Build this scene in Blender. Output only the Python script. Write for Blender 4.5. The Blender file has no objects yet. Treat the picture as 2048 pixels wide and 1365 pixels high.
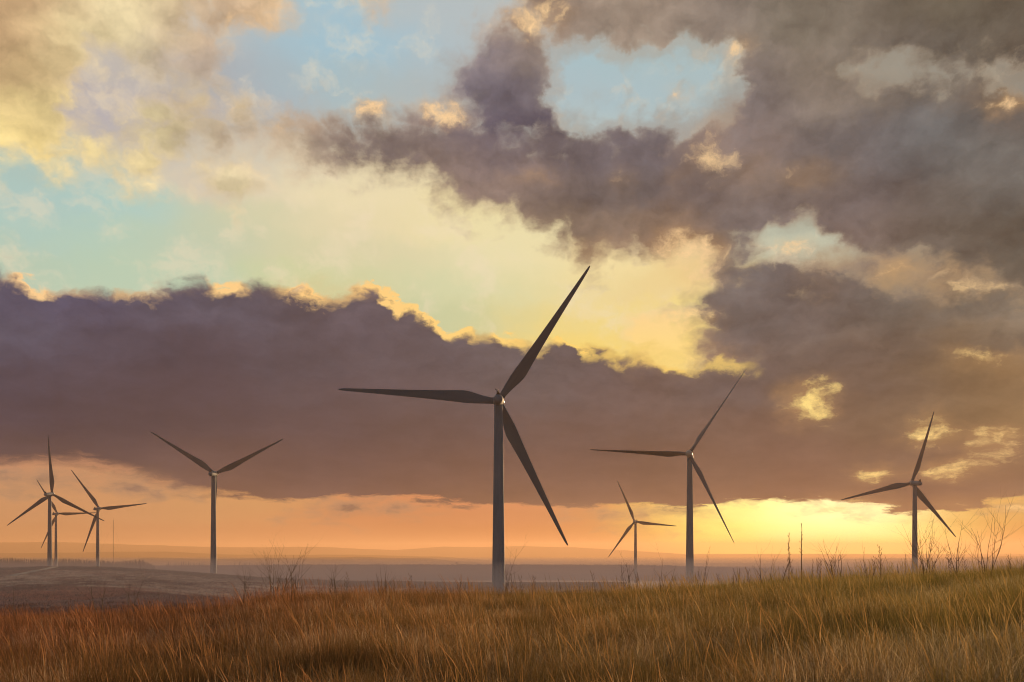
import bpy, bmesh, math, random
import numpy as np
from mathutils import Vector, Matrix, noise as mnoise

scene = bpy.context.scene
R = math.radians
rng = np.random.default_rng(7)
random.seed(7)

# ------------------------------------------------------------------ camera
FPX = 1991.0                       # focal length in photo pixels (35 mm lens)
CXP, HZ = 1024.0, 1100.0           # photo column of the view axis, photo row of the horizon
EYE = 1.65
cam_data = bpy.data.cameras.new("camera")
cam_data.sensor_width = 36.0
cam_data.lens = 35.0
cam_data.shift_y = (HZ - 682.5) / 2048.0
cam_data.clip_start = 0.1
cam_data.clip_end = 60000.0
cam = bpy.data.objects.new("camera", cam_data)
scene.collection.objects.link(cam)
cam.location = (0, 0, EYE)
cam.rotation_euler = (R(90), 0, 0)
scene.camera = cam

scene.view_settings.view_transform = 'Standard'
scene.view_settings.look = 'None'
scene.view_settings.exposure = 0.0
scene.view_settings.gamma = 1.0
scene.view_settings.use_curve_mapping = False
scene.render.engine = 'CYCLES'
scene.cycles.max_bounces = 6
scene.cycles.diffuse_bounces = 3
scene.cycles.glossy_bounces = 2
scene.cycles.transmission_bounces = 3
scene.cycles.volume_bounces = 1
scene.cycles.transparent_max_bounces = 8
scene.cycles.use_denoising = True
scene.cycles.filter_width = 1.05

# ------------------------------------------------------------------ sun
SUN_AZ, SUN_EL = R(18.8), R(5.0)   # clockwise from +Y, above the horizon
sd = bpy.data.lights.new("sun", 'SUN')
sd.energy = 5.0
sd.angle = R(2.0)
sd.color = (1.0, 0.62, 0.30)
sun = bpy.data.objects.new("sun", sd)
scene.collection.objects.link(sun)
sdir = Vector((math.sin(SUN_AZ) * math.cos(SUN_EL), math.cos(SUN_AZ) * math.cos(SUN_EL), math.sin(SUN_EL)))
sun.rotation_euler = sdir.to_track_quat('Z', 'Y').to_euler()

# ------------------------------------------------------------------ sky
def lin(c):
    c = np.asarray(c, float) / 255.0
    return np.where(c <= 0.04045, c / 12.92, ((c + 0.055) / 1.055) ** 2.4)

def azel(px, py):
    """direction of a point of the sky, as azimuth and elevation"""
    dx = px - CXP; dy = HZ - py
    return math.atan2(dx, FPX), math.atan2(dy, math.hypot(FPX, dx))

# colours of the cloud bodies at places of the sky
CLOUD = [
(20,580,100,92,108),(150,600,98,90,108),(300,620,104,95,106),(60,650,104,96,108),(450,620,106,96,104),(200,720,92,80,88),
(400,740,92,78,84),(600,720,98,86,90),(700,640,112,98,102),(800,700,106,93,95),(900,720,108,96,97),(50,820,84,74,84),
(250,850,84,72,78),(450,850,90,76,80),(650,850,98,82,84),(850,850,102,84,82),(1050,750,112,100,98),(1200,750,112,98,96),
(1200,850,112,92,86),(1300,820,116,96,88),(1150,930,112,88,82),(100,900,86,72,76),(300,960,104,82,80),(450,975,112,86,80),
(620,960,106,84,82),(800,960,108,84,80),(900,990,112,86,78),(1150,980,116,90,80),(1300,960,118,92,80),(1450,950,120,94,82),
(1500,870,120,96,84),(1600,940,120,92,80),(1450,750,112,100,96),(100,960,120,92,82),
(1500,560,106,98,94),(1600,600,100,92,90),(1700,560,108,100,96),(1650,680,114,100,90),(1800,620,104,98,90),(1950,620,110,104,94),
(2030,650,116,106,92),(1700,750,112,94,82),(1800,740,114,98,84),(1950,760,140,114,84),(2030,800,156,124,86),(1750,850,126,104,84),
(1900,800,134,108,80),(1700,920,124,98,84),(2000,960,132,104,84),(1900,980,118,92,80),(1970,700,146,118,88),
(1650,300,118,108,104),(1750,280,108,102,100),(1850,280,104,104,102),(1950,350,106,102,96),(1750,370,102,94,94),(1700,350,104,100,100),
(1850,400,104,92,84),(1950,450,98,90,80),(2030,500,94,88,78),(1850,500,106,96,86),(1700,450,118,100,92),(1600,370,126,110,100),
(1550,400,124,112,108),(1500,200,128,116,110),(1520,250,116,106,106),(1620,180,140,124,108),(1450,60,132,118,106),(1600,60,128,116,100),
(1750,50,118,106,92),(1900,50,104,94,78),(2030,50,100,90,76),(2030,130,106,96,88),(1900,130,112,104,96),(1750,120,126,114,102),
(620,270,138,118,108),(700,260,136,118,110),(760,290,120,105,100),(850,270,128,112,106),(900,330,140,118,106),(1000,250,108,98,108),
(1020,220,100,92,104),(960,140,128,118,122),(1060,70,142,122,112),(1000,380,140,118,106),(1100,330,118,105,104),(1200,330,112,102,104),
(1250,400,114,102,94),(1150,420,120,104,94),(1300,300,116,106,108),(1350,340,110,100,100),(1200,480,140,116,96),(1300,480,140,112,90),
(1100,470,150,126,104),(1200,60,168,146,126),(1300,50,160,140,122),(1150,100,160,146,132),
(20,30,206,164,120),(120,20,190,160,120),(60,130,206,166,120),(200,60,240,218,168),(280,50,248,228,176),(120,90,240,214,156),
(80,200,236,204,140),(60,270,250,222,150),(90,320,246,212,134),(160,160,236,206,152),(350,30,222,192,146),(420,40,178,150,132),
(400,90,170,148,132),(500,50,226,190,148),(550,60,230,194,150),(400,150,180,160,150),(300,190,180,170,168),(330,240,240,218,156),
(400,210,246,224,160),(280,330,238,212,156),(180,280,240,216,156),(420,270,178,156,138),(460,270,176,152,138),(460,380,232,212,162),
(560,310,226,200,160),(780,20,226,190,150)]
CLEAR = [
(650,60,164,194,206),(600,120,162,194,206),(700,100,160,192,206),(500,150,166,186,194),(650,180,168,190,194),(750,200,172,186,188),
(250,200,178,176,184),(400,150,172,164,166),(330,180,182,172,172),(420,120,176,168,166),(200,200,190,178,172),(300,120,200,190,176),(480,200,172,178,184),(850,60,180,190,192),(850,200,176,184,184),(1200,180,166,186,194),(1260,170,168,196,202),(1400,140,168,188,190),
(1180,220,180,196,196),(1300,200,172,188,190),(1800,160,150,156,150),(1900,180,160,168,160),(100,380,172,196,188),(80,420,172,202,196),
(200,430,176,206,196),(50,500,184,200,178),(200,500,182,206,182),(350,480,190,204,180),(350,550,190,206,178),(450,460,204,204,170),
(600,480,212,208,170),(500,330,206,200,184),(600,350,232,216,176),(650,400,236,222,180),(700,430,234,216,176),(750,500,226,212,174),
(620,560,206,210,160),(760,540,216,210,166),(850,560,210,212,168),(900,450,238,222,168),(950,480,234,222,176),(1000,530,234,222,178),
(1000,590,212,214,172),(950,640,200,204,160),(1100,560,238,220,160),(1100,640,240,214,136),(1200,580,236,214,150),(1280,600,230,206,150),
(1230,540,244,224,168),(1350,560,240,214,150),(1350,640,250,230,140),(1600,480,196,204,180),(1560,500,190,196,176),(1650,470,180,186,170),
(1200,680,246,214,120),(450,350,214,200,180),(300,60,206,200,190),(30,60,206,190,170),
(30,1010,203,148,104),(200,1000,203,147,102),(150,930,192,137,104),(350,1020,201,148,100),(500,1010,205,150,98),(50,1060,194,137,91),
(300,1070,195,135,90),(500,1070,197,132,86),(700,1060,199,130,86),(850,1010,206,137,93),(850,1060,187,116,71),(1050,1060,190,114,66),
(1050,1020,206,137,98),(1150,1040,202,135,88),(1150,1080,192,118,65),(1250,1070,196,133,66),(1330,1040,211,161,84),(1450,1050,243,231,103),
(1430,1090,305,292,95),(1550,1030,305,292,190),(1650,1030,305,292,230),(1680,1060,305,292,229),(1600,1090,305,292,151),(1750,1050,305,292,210),(1500,1050,305,292,163),(1620,1075,305,292,163),(1720,1085,305,292,162),(1450,1020,293,272,157),
(1650,1110,298,292,85),(1800,1090,305,292,116),(1900,1060,215,185,84),(1980,1080,200,135,62),(2030,1060,198,138,66),(2040,1110,196,122,53),
(1800,1120,294,291,82),(1950,1020,229,183,98),(1500,1125,289,257,74),(1300,1110,190,114,62),(1000,1110,189,109,65),(600,1110,197,127,84),
(200,1110,190,130,91),(1600,400,140,122,106),(1560,340,150,128,108),(1650,250,136,122,108),(1700,190,134,124,113),(2000,170,140,139,130),(2040,180,140,134,125),(1720,540,150,134,113),(1850,560,149,128,100),(2000,570,140,121,96),(1780,165,146,146,136),(1500,300,150,132,117),(1700,930,255,220,130),(1600,800,255,222,140),(1900,870,255,220,130),(1980,730,240,180,110)]
# outlines of the upper clouds
POLY = [
[(1380,720),(1365,650),(1395,600),(1410,560),(1430,510),(1480,505),(1540,525),(1600,522),(1680,525),(1720,535),(1760,552),(1830,565),(2500,565),(2500,1010),(1480,1000),(1400,900)],
[(1350,240),(1440,200),(1460,100),(2500,100),(2500,600),(1740,560),(1690,528),(1520,530),(1400,540),(1380,470),(1300,400)],
[(2500,205),(1960,208),(1860,205),(1760,190),(1690,200),(1620,240),(1580,300),(1540,380),(1560,440),(1650,440),(1680,480),(1700,520),(1760,535),(1900,540),(2500,565)],
[(1020,-80),(2500,-80),(2500,150),(2000,130),(1900,155),(1750,155),(1690,150),(1640,260),(1560,310),(1490,310),(1460,250),(1455,190),(1475,110),(1350,100),(1250,125),(1150,105),(1110,80),(1040,30)],
[(940,60),(1000,20),(1100,40),(1115,100),(1110,200),(1130,230),(1090,280),(1000,290),(930,240),(905,180),(920,110)],
[(500,275),(530,222),(600,217),(680,227),(720,220),(760,242),(800,237),(830,217),(880,217),(950,240),(1080,262),(1200,245),(1270,245),(1320,225),(1380,262),(1420,292),(1460,330),(1580,400),(1560,450),(1480,480),(1430,500),(1420,540),(1380,520),(1330,540),(1260,500),(1180,540),(1130,520),(1080,480),(1000,440),(900,400),(820,362),(700,332),(600,322),(540,302)],
[(-450,-80),(440,-80),(400,110),(330,130),(250,115),(185,135),(160,200),(185,265),(165,315),(120,348),(60,340),(-450,318)],
[(150,295),(190,238),(240,292),(245,232),(330,225),(395,195),(440,228),(425,268),(345,300),(350,375),(270,398),(212,345)],
[(360,255),(480,240),(485,305),(400,318)],[(430,-80),(560,-80),(595,40),(565,75),(520,80),(445,62)],[(330,20),(445,20),(455,195),(340,170)],
[(730,-80),(800,-80),(795,15),(760,35),(735,10)],
[(410,330),(480,310),(530,330),(500,400),(440,420)],
[(-450,958),(120,955),(260,962),(400,975),(300,985),(100,978),(-450,984)],
[(560,1014),(700,1008),(860,1016),(760,1026),(620,1024)],
[(1120,1022),(1300,1018),(1420,1024),(1300,1036),(1180,1030)],
[(1740,1014),(1800,1002),(1960,1000),(2500,995),(2500,985),(1700,985)],
]
# thinner places in them
HOLE = [
(.85, [(1150,165),(1200,135),(1300,150),(1400,130),(1452,115),(1448,215),(1390,235),(1320,212),(1250,228),(1180,235),(1140,215)]),
(1.5, [(1545,478),(1585,448),(1640,445),(1662,495),(1610,512),(1560,508)]),
(.75, [(1690,160),(1850,185),(1960,178),(2500,190),(2500,150),(2010,140),(1900,165),(1760,165)]),
(.35, [(1400,250),(1500,330),(1640,330),(1680,250),(1640,230),(1560,330),(1480,280)]),
]
# places where the sun breaks through or lights a rim: x, y, rx, ry, strength
GLOW = [
(1610,802,46,40,1.05),(1858,858,44,30,.85),(1985,880,66,24,1.05),(1755,938,40,11,1.2),(1830,929,70,10,1.2),(1900,936,60,9,1.1),(1965,925,60,10,1.05),
(1330,668,55,34,1.1),(1375,525,52,42,.95),(1290,600,40,40,.4),(1895,560,80,20,.65),(1785,550,34,18,.9),(1600,508,48,12,.9),(1670,514,34,12,.9),(1690,540,30,10,.7),
(2000,726,70,20,.6),(2010,192,60,14,.8),(1610,345,70,30,.45),(1500,330,50,50,.4),(1430,300,45,45,.5),(1540,280,40,30,.3),(1475,100,22,22,.7),(1355,178,18,10,.7),
(1240,352,25,25,.35),(1060,355,30,16,.5),(1370,360,25,16,.5),(730,220,36,14,.85),(870,222,55,14,.8),(620,232,40,16,.55),(550,255,22,18,.6),(1170,500,40,22,.45),
(650,585,90,14,.5),(1380,725,90,14,.8),(1460,716,40,10,.5),(1640,580,36,14,.45),(1960,565,40,24,.45),(1850,605,30,10,.6),(1060,25,60,28,.6),
(540,55,70,22,.55),(780,15,30,25,.5),(1480,1005,60,16,.6),(1340,1040,90,16,.35),(1900,1015,70,14,.5),(2030,1005,60,22,.5),(1700,1015,90,26,.7),(500,1004,200,9,.2),(900,1014,200,9,.2),(1220,1018,150,9,.35),
(180,945,160,14,.35),(60,290,90,50,.2),(300,50,80,50,.2),(400,215,70,25,.4),(90,325,60,20,.3)]
# top line of the low cloud bank, with the strength of its lit rim, and its lower line
BANK_TOP = [(-80,545,.1),(0,543,.0),(30,548,.5),(60,553,.9),(100,566,.9),(125,574,.3),(165,573,.4),(210,574,.05),(240,573,.5),(300,568,.5),(340,562,.05),(385,556,.05),(410,552,.8),
(440,546,1.),(465,552,.8),(490,562,.05),(540,560,.0),(560,572,.3),(590,570,.9),(640,580,.9),(670,586,.4),(710,572,.6),(740,564,1.),(780,574,1.),(800,604,1.),(840,616,1.),(875,628,1.),(905,652,.9),(945,648,1.),(980,662,.4),(1010,656,1.),(1050,674,.6),(1090,686,.3),
(1130,660,1.),(1155,690,.9),(1190,688,.6),(1240,698,.5),(1300,706,.6),(1350,724,.8),(1400,728,.5),(1440,716,.6),(1480,716,.5),(1520,712,.0),(1600,690,0),(1700,670,0),(2150,650,0)]
BANK_BOT = [(-80,935,.012),(60,932,.012),(160,928,.012),(250,950,.014),(330,975,.014),(400,987,.010),(470,996,.006),(560,1000,.004),(700,994,.004),(800,997,.004),(900,1008,.004),(1000,1011,.004),(1100,1016,.004),(1250,1016,.004),(1380,1008,.003),(1480,998,.003),(1640,1004,.003),(1720,1012,.003),(1790,1026,.003),(1860,1030,.003),(1930,1024,.003),(1990,1005,.004),(2060,992,.004),(2150,985,.004)]

AZ0 = R(30.0)
ROW_D = [azel(1024, y)[1] for y in np.linspace(1120, -40, 36)]
ROW_C = [azel(1024, y)[1] for y in np.linspace(1060, -30, 17)]
ROW_S = [azel(1024, y)[1] for y in (1135, 1112, 1090, 1065, 1035, 1005, 930, 860, 780, 700, 640, 580, 520, 460, 400, 330, 260, 190, 110, 20)]

def dir_to_px(az, el):
    dx = FPX * np.tan(az)
    return CXP + dx, HZ - np.tan(el) * np.sqrt(FPX ** 2 + dx ** 2)

def poly_sdf(P, X, Y):
    """signed distance to an outline, positive inside"""
    P = np.array(P, float); d = np.full(X.shape, 1e9); ins = np.zeros(X.shape, bool)
    for i in range(len(P)):
        a, b = P[i], P[(i + 1) % len(P)]
        e = b - a
        t = np.clip(((X - a[0]) * e[0] + (Y - a[1]) * e[1]) / (e @ e), 0, 1)
        d = np.minimum(d, np.hypot(X - a[0] - t * e[0], Y - a[1] - t * e[1]))
        c = ((a[1] > Y) != (b[1] > Y)) & (X < (b[0] - a[0]) * (Y - a[1]) / (b[1] - a[1] + 1e-9) + a[0])
        ins ^= c
    return np.where(ins, d, -d)

def density_at(X, Y):
    d = np.full(X.shape, -1e9)
    for P in POLY:
        d = np.maximum(d, poly_sdf(P, X, Y))
    D = 0.62 + d / 110.0
    D = np.minimum(D, 1.5)
    for w, P in HOLE:
        k = np.clip(0.5 + poly_sdf(P, X, Y) / 95.0, 0, 1)
        D = np.where(k > .02, np.maximum(D - w * k, .13), D)
    return np.clip(D, 0, 1.5)

def glow_at(X, Y):
    g = np.zeros(X.shape)
    for x, y, rx, ry, s in GLOW:
        if y > 770: rx *= .80; ry *= .72
        g = np.maximum(g, .82 * s * np.exp(-((X - x) / rx) ** 2 * .42 - ((Y - y) / ry) ** 2 * .42))
    return np.clip(g, 0, 1)

def colour_at(samples, X, Y, sx=75.0, sy=55.0):
    S = np.array(samples, float); C = lin(S[:, 2:5])
    w = np.zeros(X.shape + (len(S),))
    for i in range(len(S)):
        q = ((X - S[i, 0]) / sx) ** 2 + ((Y - S[i, 1]) / sy) ** 2
        w[..., i] = np.exp(-q * .5) + 3e-3 / (1 + q) ** 2
    w /= w.sum(-1, keepdims=True)
    return w @ C

world = bpy.data.worlds.new("World")
scene.world = world
world.use_nodes = True
NT = world.node_tree
NT.nodes.clear()

class NB:
    """small node-building helper"""
    def __init__(s, nt): s.nt = nt
    def n(s, typ, **kw):
        nd = s.nt.nodes.new(typ)
        for k, v in kw.items(): setattr(nd, k, v)
        return nd
    def put(s, sock, v):
        if isinstance(v, bpy.types.NodeSocket): s.nt.links.new(v, sock)
        else: sock.default_value = v
    def m(s, op, a, b=None, c=None, clamp=False):
        nd = s.n('ShaderNodeMath', operation=op, use_clamp=clamp)
        for i, v in enumerate((a, b, c)):
            if v is not None: s.put(nd.inputs[i], v)
        return nd.outputs[0]
    def step(s, x, a, b, lo=0.0, hi=1.0, kind='SMOOTHSTEP'):
        nd = s.n('ShaderNodeMapRange', interpolation_type=kind, clamp=True)
        for i, v in enumerate((x, a, b, lo, hi)): s.put(nd.inputs[i], v)
        return nd.outputs[0]
    def mixf(s, f, a, b):
        nd = s.n('ShaderNodeMix', data_type='FLOAT')
        s.put(nd.inputs[0], f); s.put(nd.inputs[2], a); s.put(nd.inputs[3], b)
        return nd.outputs[0]
    def mixc(s, f, a, b, mode='MIX'):
        nd = s.n('ShaderNodeMix', data_type='RGBA', blend_type=mode)
        s.put(nd.inputs[0], f)
        for k, v in ((6, a), (7, b)):
            if isinstance(v, bpy.types.NodeSocket): s.put(nd.inputs[k], v)
            else: nd.inputs[k].default_value = (*v[:3], 1)
        return nd.outputs[2]
    def ramp(s, fac, pos, cols, interp='LINEAR'):
        """a colour ramp, wrapped in a small group of its own (fast to build)"""
        g = bpy.data.node_groups.new('sky row', 'ShaderNodeTree')
        g.interface.new_socket('Fac', in_out='INPUT', socket_type='NodeSocketFloat')
        g.interface.new_socket('Color', in_out='OUTPUT', socket_type='NodeSocketColor')
        g.interface.new_socket('Alpha', in_out='OUTPUT', socket_type='NodeSocketFloat')
        gi = g.nodes.new('NodeGroupInput'); go = g.nodes.new('NodeGroupOutput')
        nd = g.nodes.new('ShaderNodeValToRGB')
        cr = nd.color_ramp; cr.interpolation = interp
        e = cr.elements
        while len(e) > 1: e.remove(e[0])
        for i, (p, c) in enumerate(zip(pos, cols)):
            el = e[0] if i == 0 else e.new(float(p))
            el.position = float(p)
            el.color = [float(q) for q in (list(c) + [1.0])[:4]]
        g.links.new(gi.outputs[0], nd.inputs[0])
        g.links.new(nd.outputs[0], go.inputs[0]); g.links.new(nd.outputs[1], go.inputs[1])
        gn = s.n('ShaderNodeGroup'); gn.node_tree = g
        s.put(gn.inputs[0], fac)
        return gn
    def voro(s, vec, scale, detail=2.0, rough=.5):
        nd = s.n('ShaderNodeTexVoronoi', voronoi_dimensions='2D', feature='F1', normalize=False)
        s.put(nd.inputs['Vector'], vec)
        for k, v in (('Scale', scale), ('Detail', detail), ('Roughness', rough)): s.put(nd.inputs[k], v)
        return nd.outputs[0]
    def noise(s, vec, scale, detail=4, rough=.5, dist=0.0, dims='2D', lac=2.0, typ='FBM'):
        nd = s.n('ShaderNodeTexNoise', noise_dimensions=dims)
        nd.noise_type = typ
        s.put(nd.inputs['Vector'], vec)
        for k, v in (('Scale', scale), ('Detail', detail), ('Roughness', rough), ('Distortion', dist), ('Lacunarity', lac)):
            s.put(nd.inputs[k], v)
        return nd
    def xyz(s, x, y, z=0.0):
        nd = s.n('ShaderNodeCombineXYZ')
        s.put(nd.inputs[0], x); s.put(nd.inputs[1], y); s.put(nd.inputs[2], z)
        return nd.outputs[0]

def build_sky():
    b = NB(NT)
    tc = b.n('ShaderNodeTexCoord')
    sep = b.n('ShaderNodeSeparateXYZ')
    NT.links.new(tc.outputs['Generated'], sep.inputs[0])
    az = b.m('ARCTAN2', sep.outputs[0], sep.outputs[1])
    el = b.m('ARCSINE', sep.outputs[2])
    # cloud decks flatten towards the horizon: squeeze the noise there
    elc = b.m('MAXIMUM', el, 0.0)
    fl = b.m('MULTIPLY_ADD', b.m('LOGARITHM', b.m('ADD', elc, .05), math.e), .12, elc)
    q = b.xyz(az, fl)
    def split(nd):
        sc = b.n('ShaderNodeSeparateColor'); NT.links.new(nd.outputs['Color'], sc.inputs[0]); return sc.outputs
    s1 = split(b.noise(q, 8.0, 2, .5)); s2 = split(b.noise(q, 34.0, 6, .6))
    k = b.step(el, .02, .2, .30, 1.0)            # less vertical wander low down
    azw = b.m('ADD', az, b.m('ADD', b.m('MULTIPLY_ADD', s1[0], .034, -.017), b.m('MULTIPLY_ADD', s2[0], .030, -.015)))
    elw = b.m('ADD', el, b.m('MULTIPLY', k, b.m('ADD', b.m('MULTIPLY_ADD', s1[1], .030, -.015), b.m('MULTIPLY_ADD', s2[1], .028, -.014))))
    qw = b.xyz(b.m('MULTIPLY_ADD', s2[0], .03, az), b.m('MULTIPLY_ADD', s2[2], .03, fl))
    puff = b.noise(qw, 17.0, 8, .56)             # body texture of the clouds
    streak = b.noise(b.xyz(b.m('MULTIPLY', azw, 14.0), b.m('MULTIPLY', elw, 85.0)), 1.0, 6, .58)
    lowmix = b.step(el, .02, .16)
    fine = b.mixf(lowmix, b.m('MULTIPLY_ADD', b.m('ADD', streak.outputs[0], puff.outputs[0]), .5, 0.0), puff.outputs[0])
    lump = b.noise(q, 11.0, 7, .55)
    puff_up = b.noise(b.n('ShaderNodeVectorMath', operation='ADD').outputs[0], 17.0, 6, .56)
    va = puff_up.inputs['Vector'].links[0].from_node; NT.links.new(qw, va.inputs[0]); va.inputs[1].default_value = (-.004, .013, 0)
    relief = b.m('SUBTRACT', puff.outputs[0], puff_up.outputs[0])
    cell = b.voro(qw, 26.0, 2.0, .55)            # rounded heads
    bill = b.m('SUBTRACT', .62, cell)
    wisp = b.noise(qw, 75.0, 5, .6)
    U = b.m('MULTIPLY_ADD', azw, 1 / (2 * AZ0), .5, clamp=True)
    U0 = b.m('MULTIPLY_ADD', az, 1 / (2 * AZ0), .5, clamp=True)
    V = b.m('FRACT', b.m('MULTIPLY', b.m('MINIMUM', U, .99999), 2.0))
    right = b.m('GREATER_THAN', U, .5)
    azs = np.linspace(-AZ0, AZ0, 32); pos = np.linspace(0, 1, 32)
    aL = np.linspace(-AZ0, 0, 32); aR = np.linspace(0, AZ0, 32)
    def curve(pts, k):
        P = np.array([azel(p[0], p[1]) for p in pts]); vals = P[:, 1] if k == 1 else np.array([p[k] for p in pts])
        sc = .55 if k == 1 else 1.0
        uu = P[:, 0] / (2 * AZ0) + .5
        lo = b.ramp(U, np.clip(uu[:32], 0, 1), [(v / sc,) * 3 for v in vals[:32]]).outputs[0]
        if len(pts) > 32:
            hi = b.ramp(U, np.clip(uu[31:], 0, 1), [(v / sc,) * 3 for v in vals[31:]]).outputs[0]
            lo = b.mixc(b.m('GREATER_THAN', U, float(uu[31])), lo, hi)
        return b.m('MULTIPLY', lo, sc)
    top = curve(BANK_TOP, 1); rim = curve(BANK_TOP, 2); bot = curve(BANK_BOT, 1); bsoft = curve(BANK_BOT, 2)
    gold = b.ramp(U0, (0, .35, .6, .75, 1), [lin((250, 206, 150)), lin((255, 208, 132)), lin((255, 214, 112)), lin((255, 220, 120)), lin((252, 204, 130))]).outputs[0]
    # depth below the bank's top line, in radians, with rounded heads
    dt = b.m('SUBTRACT', top, b.mixf(.45, el, elw))
    dt = b.m('ADD', dt, b.m('ADD', b.m('MULTIPLY', bill, .011), b.m('MULTIPLY_ADD', wisp.outputs[0], .010, -.007)))
    soft = b.mixf(b.m('MINIMUM', rim, 1.0), .010, .0016)
    a_top = b.step(b.m('DIVIDE', dt, soft), -1.0, 1.0)
    db = b.m('ADD', b.m('SUBTRACT', el, bot), b.m('MULTIPLY_ADD', streak.outputs[0], .030, -.015))
    a_bot = b.step(b.m('DIVIDE', db, bsoft), -.4, 1.0)
    a_bank = b.m('MULTIPLY', a_top, a_bot)
    rimw = b.m('MULTIPLY', b.step(b.m('ADD', dt, b.m('MULTIPLY_ADD', puff.outputs[0], .024, -.012)), .0135, .0025), b.m('MULTIPLY', rim, 1.2), clamp=True)

    def rows_colour(rows, samples, **kw):
        acc = None
        for i, r in enumerate(rows):
            X, Y = dir_to_px(azs, np.full(32, r))
            c = colour_at(samples, np.clip(X, -60, 2110), np.clip(Y, -60, 1130), **kw)
            rp = b.ramp(U, pos, c / 3.0, 'B_SPLINE').outputs[0]     # ramps hold 0..1; the sun's glow is brighter
            acc = rp if acc is None else b.mixc(b.step(elw, rows[i - 1], r), acc, rp)
        vm = b.n('ShaderNodeVectorMath', operation='SCALE'); NT.links.new(acc, vm.inputs[0]); vm.inputs['Scale'].default_value = 3.0
        return vm.outputs[0]
    def rows_density(rows):
        acc = None; acca = None
        for i, r in enumerate(rows):
            XL, YL = dir_to_px(aL, np.full(32, r)); XR, YR = dir_to_px(aR, np.full(32, r))
            cols = np.stack([density_at(XL, YL), density_at(XR, YR), glow_at(XL, YL), glow_at(XR, YR)], -1)
            nd = b.ramp(V, pos, cols)
            if acc is None: acc, acca = nd.outputs[0], nd.outputs[1]
            else:
                t = b.step(elw, rows[i - 1], r, kind='LINEAR')
                acc = b.mixc(t, acc, nd.outputs[0]); acca = b.mixf(t, acca, nd.outputs[1])
        sp = b.n('ShaderNodeSeparateColor'); NT.links.new(acc, sp.inputs[0])
        return b.mixf(right, sp.outputs[0], sp.outputs[1]), b.mixf(right, sp.outputs[2], acca)
    def rows_in(rows, lo, hi):
        """the rows needed between two elevations, with the margin the warp can reach"""
        i0 = max([i for i, r in enumerate(rows) if r <= lo - .036] or [0])
        i1 = min([i for i, r in enumerate(rows) if r >= hi + .036] or [len(rows) - 1])
        return rows[i0:i1 + 1]
    def band(lo, hi):
        cloud = rows_colour(rows_in(ROW_C, lo, hi), CLOUD, sx=52, sy=40)
        clear = rows_colour(rows_in(ROW_S, lo, hi), CLEAR, sx=80, sy=26)
        D, G = rows_density(rows_in(ROW_D, lo, hi))
        clear = b.mixc(b.m('MULTIPLY', b.step(b.m('ADD', fine, b.m('MULTIPLY_ADD', wisp.outputs[0], .3, -.15)), .46, .74), b.step(el, .08, .2, 0, .42)), clear, lin((240, 222, 190)))
        dn = b.m('ADD', D, b.m('ADD', b.m('MULTIPLY_ADD', fine, 1.05, -.525), b.m('MULTIPLY_ADD', bill, .35, -.06)))
        a_up = b.step(dn, .16, .86)
        a_up = b.m('MAXIMUM', a_up, b.m('MULTIPLY', b.step(b.m('ADD', dn, b.m('MULTIPLY_ADD', lump.outputs[0], .6, -.3)), -.10, .42, 0, .55), b.m('MULTIPLY', b.step(D, .03, .12), b.m('MULTIPLY', b.step(el, .33, .38), b.step(az, -.02, .05)))))
        gain = b.m('MULTIPLY_ADD', lump.outputs[0], 1.0, .48)
        gain = b.m('MULTIPLY', gain, b.m('MULTIPLY_ADD', fine, -.45, 1.22))
        gain = b.m('MULTIPLY', gain, b.m('MAXIMUM', b.m('MULTIPLY_ADD', relief, 1.15, 1.0), .6))
        upc = b.mixc(1.0, cloud, b.xyz(b.m('MULTIPLY', gain, .93), b.m('MULTIPLY', gain, .97), b.m('MULTIPLY', gain, 1.02)), 'MULTIPLY')
        # thin edges pass sunlight
        lit = b.mixc(.5, clear, lin((240, 205, 160)))
        upc = b.mixc(b.step(dn, 1.0, .45, 0, .38), upc, lit)
        col = b.mixc(a_up, clear, upc)
        gainb = b.m('MULTIPLY', b.m('MULTIPLY_ADD', lump.outputs[0], .42, .60), b.m('MULTIPLY_ADD', streak.outputs[0], .30, .85))
        gainb = b.m('MULTIPLY', gainb, b.m('MAXIMUM', b.m('MULTIPLY_ADD', b.m('MULTIPLY', relief, b.step(dt, .14, .0, .25, 1.0)), .75, 1.0), .6))
        bank = b.mixc(1.0, cloud, b.xyz(b.m('MULTIPLY', gainb, .84), b.m('MULTIPLY', gainb, .90), gainb), 'MULTIPLY')
        bank = b.mixc(rimw, bank, gold)
        col = b.mixc(a_bank, col, bank)
        # breaks and lit puffs: a wide soft bloom in the cloud and a ragged bright core
        gn = b.mixf(b.step(el, .07, .19), b.m('MULTIPLY_ADD', streak.outputs[0], .8, b.m('MULTIPLY', puff.outputs[0], .2)), fine)
        gl = b.m('ADD', G, b.m('ADD', b.m('MULTIPLY_ADD', gn, 1.3, -.65), b.m('MULTIPLY_ADD', wisp.outputs[0], .5, -.25)))
        core = b.m('MULTIPLY', b.step(gl, .34, .86), b.step(G, .05, .35))
        col = b.mixc(b.step(G, .0, .8, 0, .34), col, lin((232, 178, 112)))
        col = b.mixc(core, col, b.mixc(b.step(el, .17, .27, 0, .85), b.mixc(.2, gold, lin((255, 238, 180))), lin((248, 208, 160))))
        e = b.n('ShaderNodeEmission'); NT.links.new(col, e.inputs[0])
        bg = b.n('ShaderNodeBackground'); NT.links.new(col, bg.inputs[0]); NT.nodes.remove(e)
        return bg.outputs[0]
    def pick(f, x, y):
        nd = b.n('ShaderNodeMixShader'); b.put(nd.inputs[0], f)
        NT.links.new(x, nd.inputs[1]); NT.links.new(y, nd.inputs[2]); return nd.outputs[0]
    cuts = [-.03, .065, .17, .30, .55]
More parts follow.
